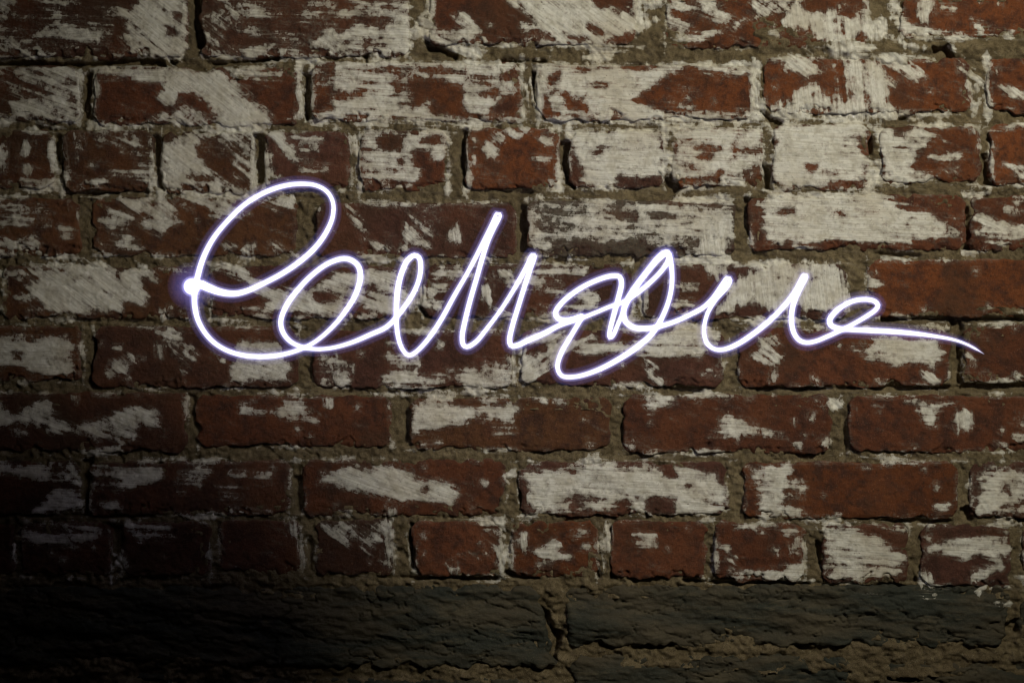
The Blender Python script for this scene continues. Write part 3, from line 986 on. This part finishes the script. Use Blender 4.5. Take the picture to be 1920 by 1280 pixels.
# ------------------------------------------------------------------ foundation stones
for i, (x0, y0, x1, y1, fine, off, sl) in enumerate([
    (-420, 1099, 1022, 1252, True, 0.5, (0, -12, 0, 24)),
    (1058, 1097, 1900, 1212, True, 0.8, (0, 0, 0, -20)),
    (1908, 1120, 2420, 1210, True, 0.0, (0, 0, 0, 0)),
    (1070, 1228, 1600, 1330, True, -1.5, (0, 0, 0, 0)),
    (1640, 1243, 2010, 1345, True, -1.5, (0, 0, 0, 0)),
    (-420, 1262, 330, 1395, True, -2.0, (0, 0, 0, 0)),
    (350, 1272, 1040, 1395, True, -2.5, (0, 0, 0, 0)),
    (2020, 1230, 2440, 1345, False, -1.0, (0, 0, 0, 0)),
]):
    piece('stone', x0, y0, x1, y1, 900 + i, M_STONE, None, fine, 'stone', off, 4.0, sl)
sd = 930
for row in range(3):
    x = -560 + 130 * row
    while x < 2400:
        wdt = 420 + (sd * 97) % 260
        piece('stone', x, 1412 + row * 98, x + wdt, 1412 + row * 98 + 84, sd, M_STONE, None, False, 'stone', -1.5, 4.0)
        x += wdt + 20; sd += 1

# ------------------------------------------------------------------ mortar bed
def mortar_bed():
    sp = 2.6
    xs = np.concatenate([np.arange(-560, -20, 9.0), np.arange(-20, 1940, sp), np.arange(1940, 2481, 9.0)])
    ys = np.concatenate([np.arange(-300, -20, 9.0), np.arange(-20, 1300, sp), np.arange(1300, 1716, 9.0)])
    X, Y = np.meshgrid(xs.astype(np.float32), ys.astype(np.float32))
    h = sample(DEPTH, X, Y)
    f = sample(PAINT, X, Y) - 0.7
    fl = sample(FLUSH, X, Y)
    h = h + smooth(-1, 1.5, f) * 0.9
    h = np.where(Y > 1092, h + 1.2 * fbm(X / 40, Y / 16, 61, 4), h)
    h = h - 1.6 * smooth(1.2, 2.0, fbm(X / 14, Y / 10, 63, 3))
    ny, nx = X.shape
    P = np.stack([(X - 960) * S, -h * 0.001, (PY_GROUND - Y) * S], -1).reshape(-1, 3)
    idx = np.arange(nx * ny).reshape(ny, nx)
    # leave out what lies well behind the bricks
    cxm = (X[:-1, :-1] + X[1:, 1:]) / 2; cym = (Y[:-1, :-1] + Y[1:, 1:]) / 2
    keep = np.ones(cxm.shape, bool)
    for (x0, y0, x1, y1) in BOXES:
        i0, i1 = np.searchsorted(xs, (x0 + 22, x1 - 22)); j0, j1 = np.searchsorted(ys, (y0 + 22, y1 - 22))
        if i1 > i0 and j1 > j0:
            keep[j0:j1, i0:i1] &= fl[j0:j1, i0:i1][:keep[j0:j1, i0:i1].shape[0], :keep[j0:j1, i0:i1].shape[1]] > -12
    q = np.stack([idx[:-1, :-1], idx[1:, :-1], idx[1:, 1:], idx[:-1, 1:]], -1)[keep]
    me = mesh_np('mortar', P, q, f.ravel(), brush_uv(X, Y).reshape(-1, 3))
    return link('mortar', me, M_MORTAR, wall)
mortar = mortar_bed()

# ------------------------------------------------------------------ ground below the picture
def ground():
    m, nt = new_mat('pavement_concrete')
    b = NB(nt)
    pos = b.n('ShaderNodeNewGeometry').outputs['Position']
    c = b.mix(b.ramp(b.noise(pos, 6, 6), 0.3, 0.7), (0.07, 0.066, 0.06), (0.13, 0.125, 0.115))
    bs = b.n('ShaderNodeBsdfPrincipled'); b.l(c, bs.inputs['Base Color'])
    bs.inputs['Roughness'].default_value = 0.9
    bp = b.n('ShaderNodeBump', _Strength=0.5, _Distance=0.003)
    b.l(b.noise(pos, 180, 5), bp.inputs['Height']); b.l(bp.outputs[0], bs.inputs['Normal'])
    o = b.n('ShaderNodeOutputMaterial'); b.l(bs.outputs[0], o.inputs['Surface'])
    me = mesh_np('ground', np.array([(-40, -60, 0), (40, -60, 0), (40, 0.2, 0), (-40, 0.2, 0)], float), np.array([[0, 1, 2, 3]]))
    g = link('ground', me, m, None)
    g['kind'] = 'structure'
ground()

# ------------------------------------------------------------------ the light writing
KS = (CAM_D - SCRIPT_Y) / CAM_D     # size of a photo pixel at the depth of the writing
def SP(px, py, dy=0.0):
    return np.array(((px - 960) * S * KS, -SCRIPT_Y + dy, WZ(640) + (640 - py) * S * KS))
def tile_pts(ox, oy, s, flat):
    return [(ox + flat[i] / s, oy + flat[i + 1] / s) for i in range(0, len(flat), 2)]
A_ = tile_pts(330, 320, 3.46, [92,748, 150,735, 205,757, 280,785, 370,797, 450,780, 560,730, 690,660, 810,575, 900,490, 970,390, 1010,290, 1011,200, 972,130, 900,90, 800,80, 680,97, 560,142, 440,217, 330,325, 240,440, 180,560, 145,680, 125,800, 135,920, 170,1010, 240,1100, 330,1160, 440,1195, 560,1205, 680,1195, 800,1163, 900,1115, 1010,1025, 1110,905, 1175,790, 1200,680, 1180,612, 1110,572, 1010,592, 900,662, 790,770, 710,880, 675,980, 690,1050, 740,1110, 820,1145, 900,1157, 1000,1150, 1130,1115, 1260,1060])
B_ = tile_pts(700, 380, 4.13, [90,965, 160,900, 240,800, 310,690, 350,590, 364,490, 350,422, 315,405, 265,440, 220,530, 190,650, 178,780, 178,920, 195,1050, 230,1140, 275,1180, 330,1155, 430,1050, 530,900, 630,720, 740,530, 850,320, 930,165, 966,98, 972,105, 935,190, 890,290, 848,420, 800,590, 750,760, 710,920, 688,1040, 698,1100, 725,1115, 790,1080, 890,960, 1000,810, 1100,650, 1190,490, 1236,405, 1245,410, 1215,510, 1170,650, 1120,810, 1075,960, 1055,1060, 1065,1103, 1100,1108, 1200,1065])
C1 = tile_pts(1000, 440, 4.413, [100,810, 220,748, 330,712, 410,685, 520,642, 640,592, 740,558, 850,490, 960,400, 1050,310, 1105,235, 1122,180, 1108,148, 1080,152, 1020,200, 930,310, 840,430, 770,545, 742,640, 760,722, 830,768, 930,775, 1050,755, 1180,712])
D_ = tile_pts(1230, 440, 5.121, [340,757, 440,702, 520,630, 590,540, 655,455, 678,430, 690,440, 650,520, 560,630, 490,750, 457,880, 462,980, 500,1060, 570,1100, 650,1100, 780,1050, 950,940, 1100,820, 1240,680, 1345,545, 1415,425, 1440,392, 1446,400, 1405,490, 1352,610, 1322,720, 1318,840, 1340,940, 1390,1010, 1460,1035])
E_ = tile_pts(1460, 480, 4.8, [350,765, 450,725, 560,675, 680,615, 800,545, 890,480, 910,440, 880,405, 800,388, 700,398, 600,440, 510,510, 465,575, 475,620, 540,650, 640,660, 800,668, 1000,678, 1200,695, 1400,722, 1550,750, 1650,783, 1750,833, 1825,880])
MAIN = A_ + B_ + C1 + D_ + E_
LOOP = tile_pts(1000, 440, 4.413, [400,672, 350,690, 270,705, 205,690, 185,645, 235,565, 370,455, 520,378, 650,340, 715,348, 730,400, 702,530, 655,700, 628,820, 632,852, 655,835, 700,735, 770,570, 860,420, 960,285, 1050,185, 1100,160, 1128,230, 1140,380, 1120,520, 1070,660, 990,800, 870,915, 700,1030, 500,1130, 330,1175, 235,1165, 200,1100, 230,980, 310,840, 400,690])

def catmull(pts, n_per=7.0):
    p = [np.array(q, float) for q in pts]
    p = [2 * p[0] - p[1]] + p + [2 * p[-1] - p[-2]]
    res = []
    for i in range(1, len(p) - 2):
        p0, p1, p2, p3 = p[i - 1:i + 3]
        t0 = 0.0
        t1 = t0 + max(np.linalg.norm(p1 - p0), 1e-3) ** 0.5
        t2 = t1 + max(np.linalg.norm(p2 - p1), 1e-3) ** 0.5
        t3 = t2 + max(np.linalg.norm(p3 - p2), 1e-3) ** 0.5
        n = max(2, int(np.linalg.norm(p2 - p1) / n_per) + 1)
        for k in range(n):
            t = t1 + (t2 - t1) * k / n
            a1 = (t1 - t) / (t1 - t0) * p0 + (t - t0) / (t1 - t0) * p1
            a2 = (t2 - t) / (t2 - t1) * p1 + (t - t1) / (t2 - t1) * p2
            a3 = (t3 - t) / (t3 - t2) * p2 + (t - t2) / (t3 - t2) * p3
            b1 = (t2 - t) / (t2 - t0) * a1 + (t - t0) / (t2 - t0) * a2
            b2 = (t3 - t) / (t3 - t1) * a2 + (t - t1) / (t3 - t1) * a3
            res.append((t2 - t) / (t2 - t1) * b1 + (t - t1) / (t2 - t1) * b2)
    res.append(p[-2])
    return np.array(res)

def radius_px(P, start_fat, taper):
    n = len(P)
    s = np.concatenate([[0], np.cumsum(np.linalg.norm(np.diff(P, axis=0), axis=1))])
    r = 4.25 + 0.4 * np.sin(s / 90.0) + 0.3 * np.sin(s / 37.0 + 1)
    # the hand slows at the turns: thicker line there
    g = np.gradient(P, axis=0); g /= np.maximum(np.linalg.norm(g, axis=1), 1e-6)[:, None]
    for (x, y, a, w) in [(1364, 524, 1.8, 22), (934, 405, 0.7, 20), (1247, 475, 1.0, 22), (1511, 517, 0.8, 16), (1000, 478, 0.4, 16), (1560, 600, 1.0, 30)]:
        r = r + a * np.exp(-(((P[:, 0] - x) ** 2 + (P[:, 1] - y) ** 2) / (w * w)))
    if start_fat: r = r + 2.6 * np.exp(-(s / 60.0) ** 2) * (s < 200) + 0.8 * np.exp(-(s / 130.0) ** 2)
    if taper:
        e = s[-1] - s
        r = r * np.clip(np.minimum(0.52 + 0.48 * np.minimum(1, e / 210.0), 0.12 + e / 45.0), 0.1, 1)
    return r, s

def tube(P2, rad, depth, sides=12):
    P = np.array([SP(x, y, d) for (x, y), d in zip(P2, depth)])
    n = len(P)
    T = np.gradient(P, axis=0); T /= np.maximum(np.linalg.norm(T, axis=1), 1e-9)[:, None]
    N = np.zeros_like(P); ref = np.array((0, 1.0, 0))
    Bn = np.cross(T, ref); Bn /= np.maximum(np.linalg.norm(Bn, axis=1), 1e-6)[:, None]
    N = np.cross(Bn, T)
    for i in range(1, n):             # keep the frame from flipping at sharp turns
        if np.dot(Bn[i], Bn[i - 1]) < 0 and np.dot(T[i], T[i - 1]) > 0: Bn[i] = -Bn[i]; N[i] = -N[i]
    R = rad * S * KS
    rings = []
    prof = [(-1.0, 0.05), (-0.85, 0.53), (-0.5, 0.87)]
    def ring(i, off, k):
        a = np.arange(sides) * 2 * math.pi / sides
        c = P[i] + T[i] * off * R[i]
        return c + (np.cos(a)[:, None] * Bn[i] + np.sin(a)[:, None] * N[i]) * R[i] * k
    for o, k in prof: rings.append(ring(0, o, k))
    for i in range(n): rings.append(ring(i, 0, 1))
    for o, k in prof[::-1]: rings.append(ring(n - 1, -o, k))
    m = len(rings)
    V = np.concatenate(rings)
    i = np.arange(m - 1)[:, None] * sides; j = np.arange(sides)[None, :]; jn = (j + 1) % sides
    q = np.stack([i + j, i + jn, i + sides + jn, i + sides + j], -1).reshape(-1, 4)
    V = np.concatenate([V, [P[0] - T[0] * R[0]], [P[-1] + T[-1] * R[-1]]])
    a0, a1 = len(V) - 2, len(V) - 1
    half = np.arange(0, sides, 2)
    cap0 = np.stack([np.full(sides // 2, a0), (half + 2) % sides, (half + 1) % sides, half], -1)
    bb = (m - 1) * sides
    cap1 = np.stack([np.full(sides // 2, a1), bb + half, bb + (half + 1) % sides, bb + (half + 2) % sides], -1)
    return V, np.concatenate([q, cap0, cap1])[:, ::-1]

def emit_mat(name, colr, strength):
    m, nt = new_mat(name); b = NB(nt)
    e = b.n('ShaderNodeEmission', _Color=(*colr, 1), _Strength=strength)
    o = b.n('ShaderNodeOutputMaterial'); b.l(e.outputs[0], o.inputs['Surface'])
    return m
def glow_mat(name, colr, strength):
    m, nt = new_mat(name); b = NB(nt)
    e = b.n('ShaderNodeEmission', _Color=(*colr, 1), _Strength=strength)
    o = b.n('ShaderNodeOutputMaterial'); b.l(e.outputs[0], o.inputs['Volume'])
    return m
M_CORE = glow_mat('white_light', (0.93, 0.90, 1.0), 440.0)
M_POINT = emit_mat('bright_light', (1.0, 0.86, 0.66), 75.0)
M_GLOW = [glow_mat('violet_glow_near', (0.70, 0.68, 1.0), 150.0), glow_mat('violet_glow_mid', (0.50, 0.48, 1.0), 38.0), glow_mat('violet_glow_far', (0.36, 0.33, 1.0), 5.0)]
M_AURA = glow_mat('violet_aura', (0.34, 0.30, 1.0), 1.5)
script = bpy.data.objects.new('light_script', None)
col.objects.link(script)
script.location = (0, -SCRIPT_Y, 0)
script['label'] = 'glowing white violet handwritten light script floating before the brick wall'
script['category'] = 'light writing'
ORG = np.array((0, -SCRIPT_Y, 0))
for pts, fat, tap, ph in ((MAIN, True, True, 0.0), (LOOP, False, False, 2.0)):
    P2 = catmull(pts)
    r, s = radius_px(P2, fat, tap)
    dep = 0.012 * np.sin(s / 210.0 + ph)
    V, q = tube(P2, r, dep)
    st = link('stroke', mesh_np('stroke', V - ORG, q), M_CORE, script)
    for mg, ad in zip(M_GLOW, (1.6, 5.0, 13.0)):
        V, q = tube(P2, r + ad * np.minimum(1, r / 4), dep, 10)
        link('glow', mesh_np('glow', V - ORG, q), mg, st)
def ball(cx, cy, rx, ry, n=14):
    c = SP(cx, cy)
    V = []; q = []
    for i in range(n + 1):
        th = math.pi * (0.02 + 0.96 * i / n)
        for j in range(2 * n):
            ph = math.pi * j / n
            V.append((c[0] + rx * S * KS * math.sin(th) * math.cos(ph), c[1] + ry * S * KS * math.sin(th) * math.sin(ph), c[2] + ry * S * KS * math.cos(th)))
    for i in range(n):
        for j in range(2 * n):
            a = i * 2 * n + j; b_ = i * 2 * n + (j + 1) % (2 * n)
            q.append((a, a + 2 * n, b_ + 2 * n, b_))
    for base in (0, n * 2 * n):
        for j in range(1, 2 * n - 2, 2):
            q.append((base, base + j, base + j + 1, base + j + 2))
    return np.array(V), np.array(q)
V, q = ball(360, 537, 12, 9)
lp = link('light_point', mesh_np('light_point', V - ORG, q), M_POINT, script)
for mg, rr in zip((M_GLOW[0], M_GLOW[1], M_AURA, M_AURA, M_AURA, M_AURA, M_AURA), (16, 20, 24, 28, 33, 39, 46)):
    V, q = ball(360, 537, rr, rr)
    link('glow', mesh_np('glow', V - ORG, q), mg, lp)

# ------------------------------------------------------------------ added plate out of view: blocks the beam to shade the lower left
def beam_blocker():
    m, nt = new_mat('black_sheet_metal'); b = NB(nt)
    bs = b.n('ShaderNodeBsdfPrincipled'); bs.inputs['Base Color'].default_value = (0.02, 0.02, 0.02, 1); bs.inputs['Roughness'].default_value = 0.6
    o = b.n('ShaderNodeOutputMaterial'); b.l(bs.outputs[0], o.inputs['Surface'])
    L = np.array(LAMP_POS); t = 0.13
    out = [(-900, 630), (-300, 675), (100, 735), (480, 815), (640, 945), (720, 1120), (730, 1600), (-900, 1600)]  # area of the wall that the added plate keeps in shade
    f = np.array([L + t * (np.array((WX(x), 0.0, WZ(y))) - L) for x, y in out])
    n = len(f)
    V = np.concatenate([f, f + np.array((0, -0.003, 0))])
    me = bpy.data.meshes.new('added_beam_blocker')
    me.from_pydata((V - L).tolist(), [], [list(range(n)), list(range(2 * n - 1, n - 1, -1))] + [[i, i + n, (i + 1) % n + n, (i + 1) % n] for i in range(n)])
    root = bpy.data.objects.new('added_blocker_rig', None)
    col.objects.link(root)
    root.location = LAMP_POS
    root['label'] = 'added black plate out of view that shades the lower left of the wall, with an added lamp body'
    root['category'] = 'lamp'
    link('added_beam_blocker', me, m, root)
    d = (Vector(LAMP_AIM) - Vector(LAMP_POS)).normalized()
    rx = d.cross(Vector((0, 0, 1))).normalized(); rz = rx.cross(d)
    def box(name, c, sx, sy, sz):
        V = [tuple(Vector(c) + rx * (a * sx) + d * (e * sy) + rz * (g * sz)) for a in (-1, 1) for e in (-1, 1) for g in (-1, 1)]
        mb = bpy.data.meshes.new(name)
        mb.from_pydata(V, [], [(0, 1, 3, 2), (4, 6, 7, 5), (0, 4, 5, 1), (2, 3, 7, 6), (0, 2, 6, 4), (1, 5, 7, 3)])
        ob = link(name, mb, m, root)
        bv = ob.modifiers.new('bevel', 'BEVEL'); bv.width = 0.006; bv.segments = 2
    box('added_housing', -d * 0.075, 0.085, 0.035, 0.06)  # body and arm added out of view to go with the plate
    box('added_bracket', -d * 0.16 + rz * 0.02, 0.015, 0.048, 0.015)
beam_blocker()
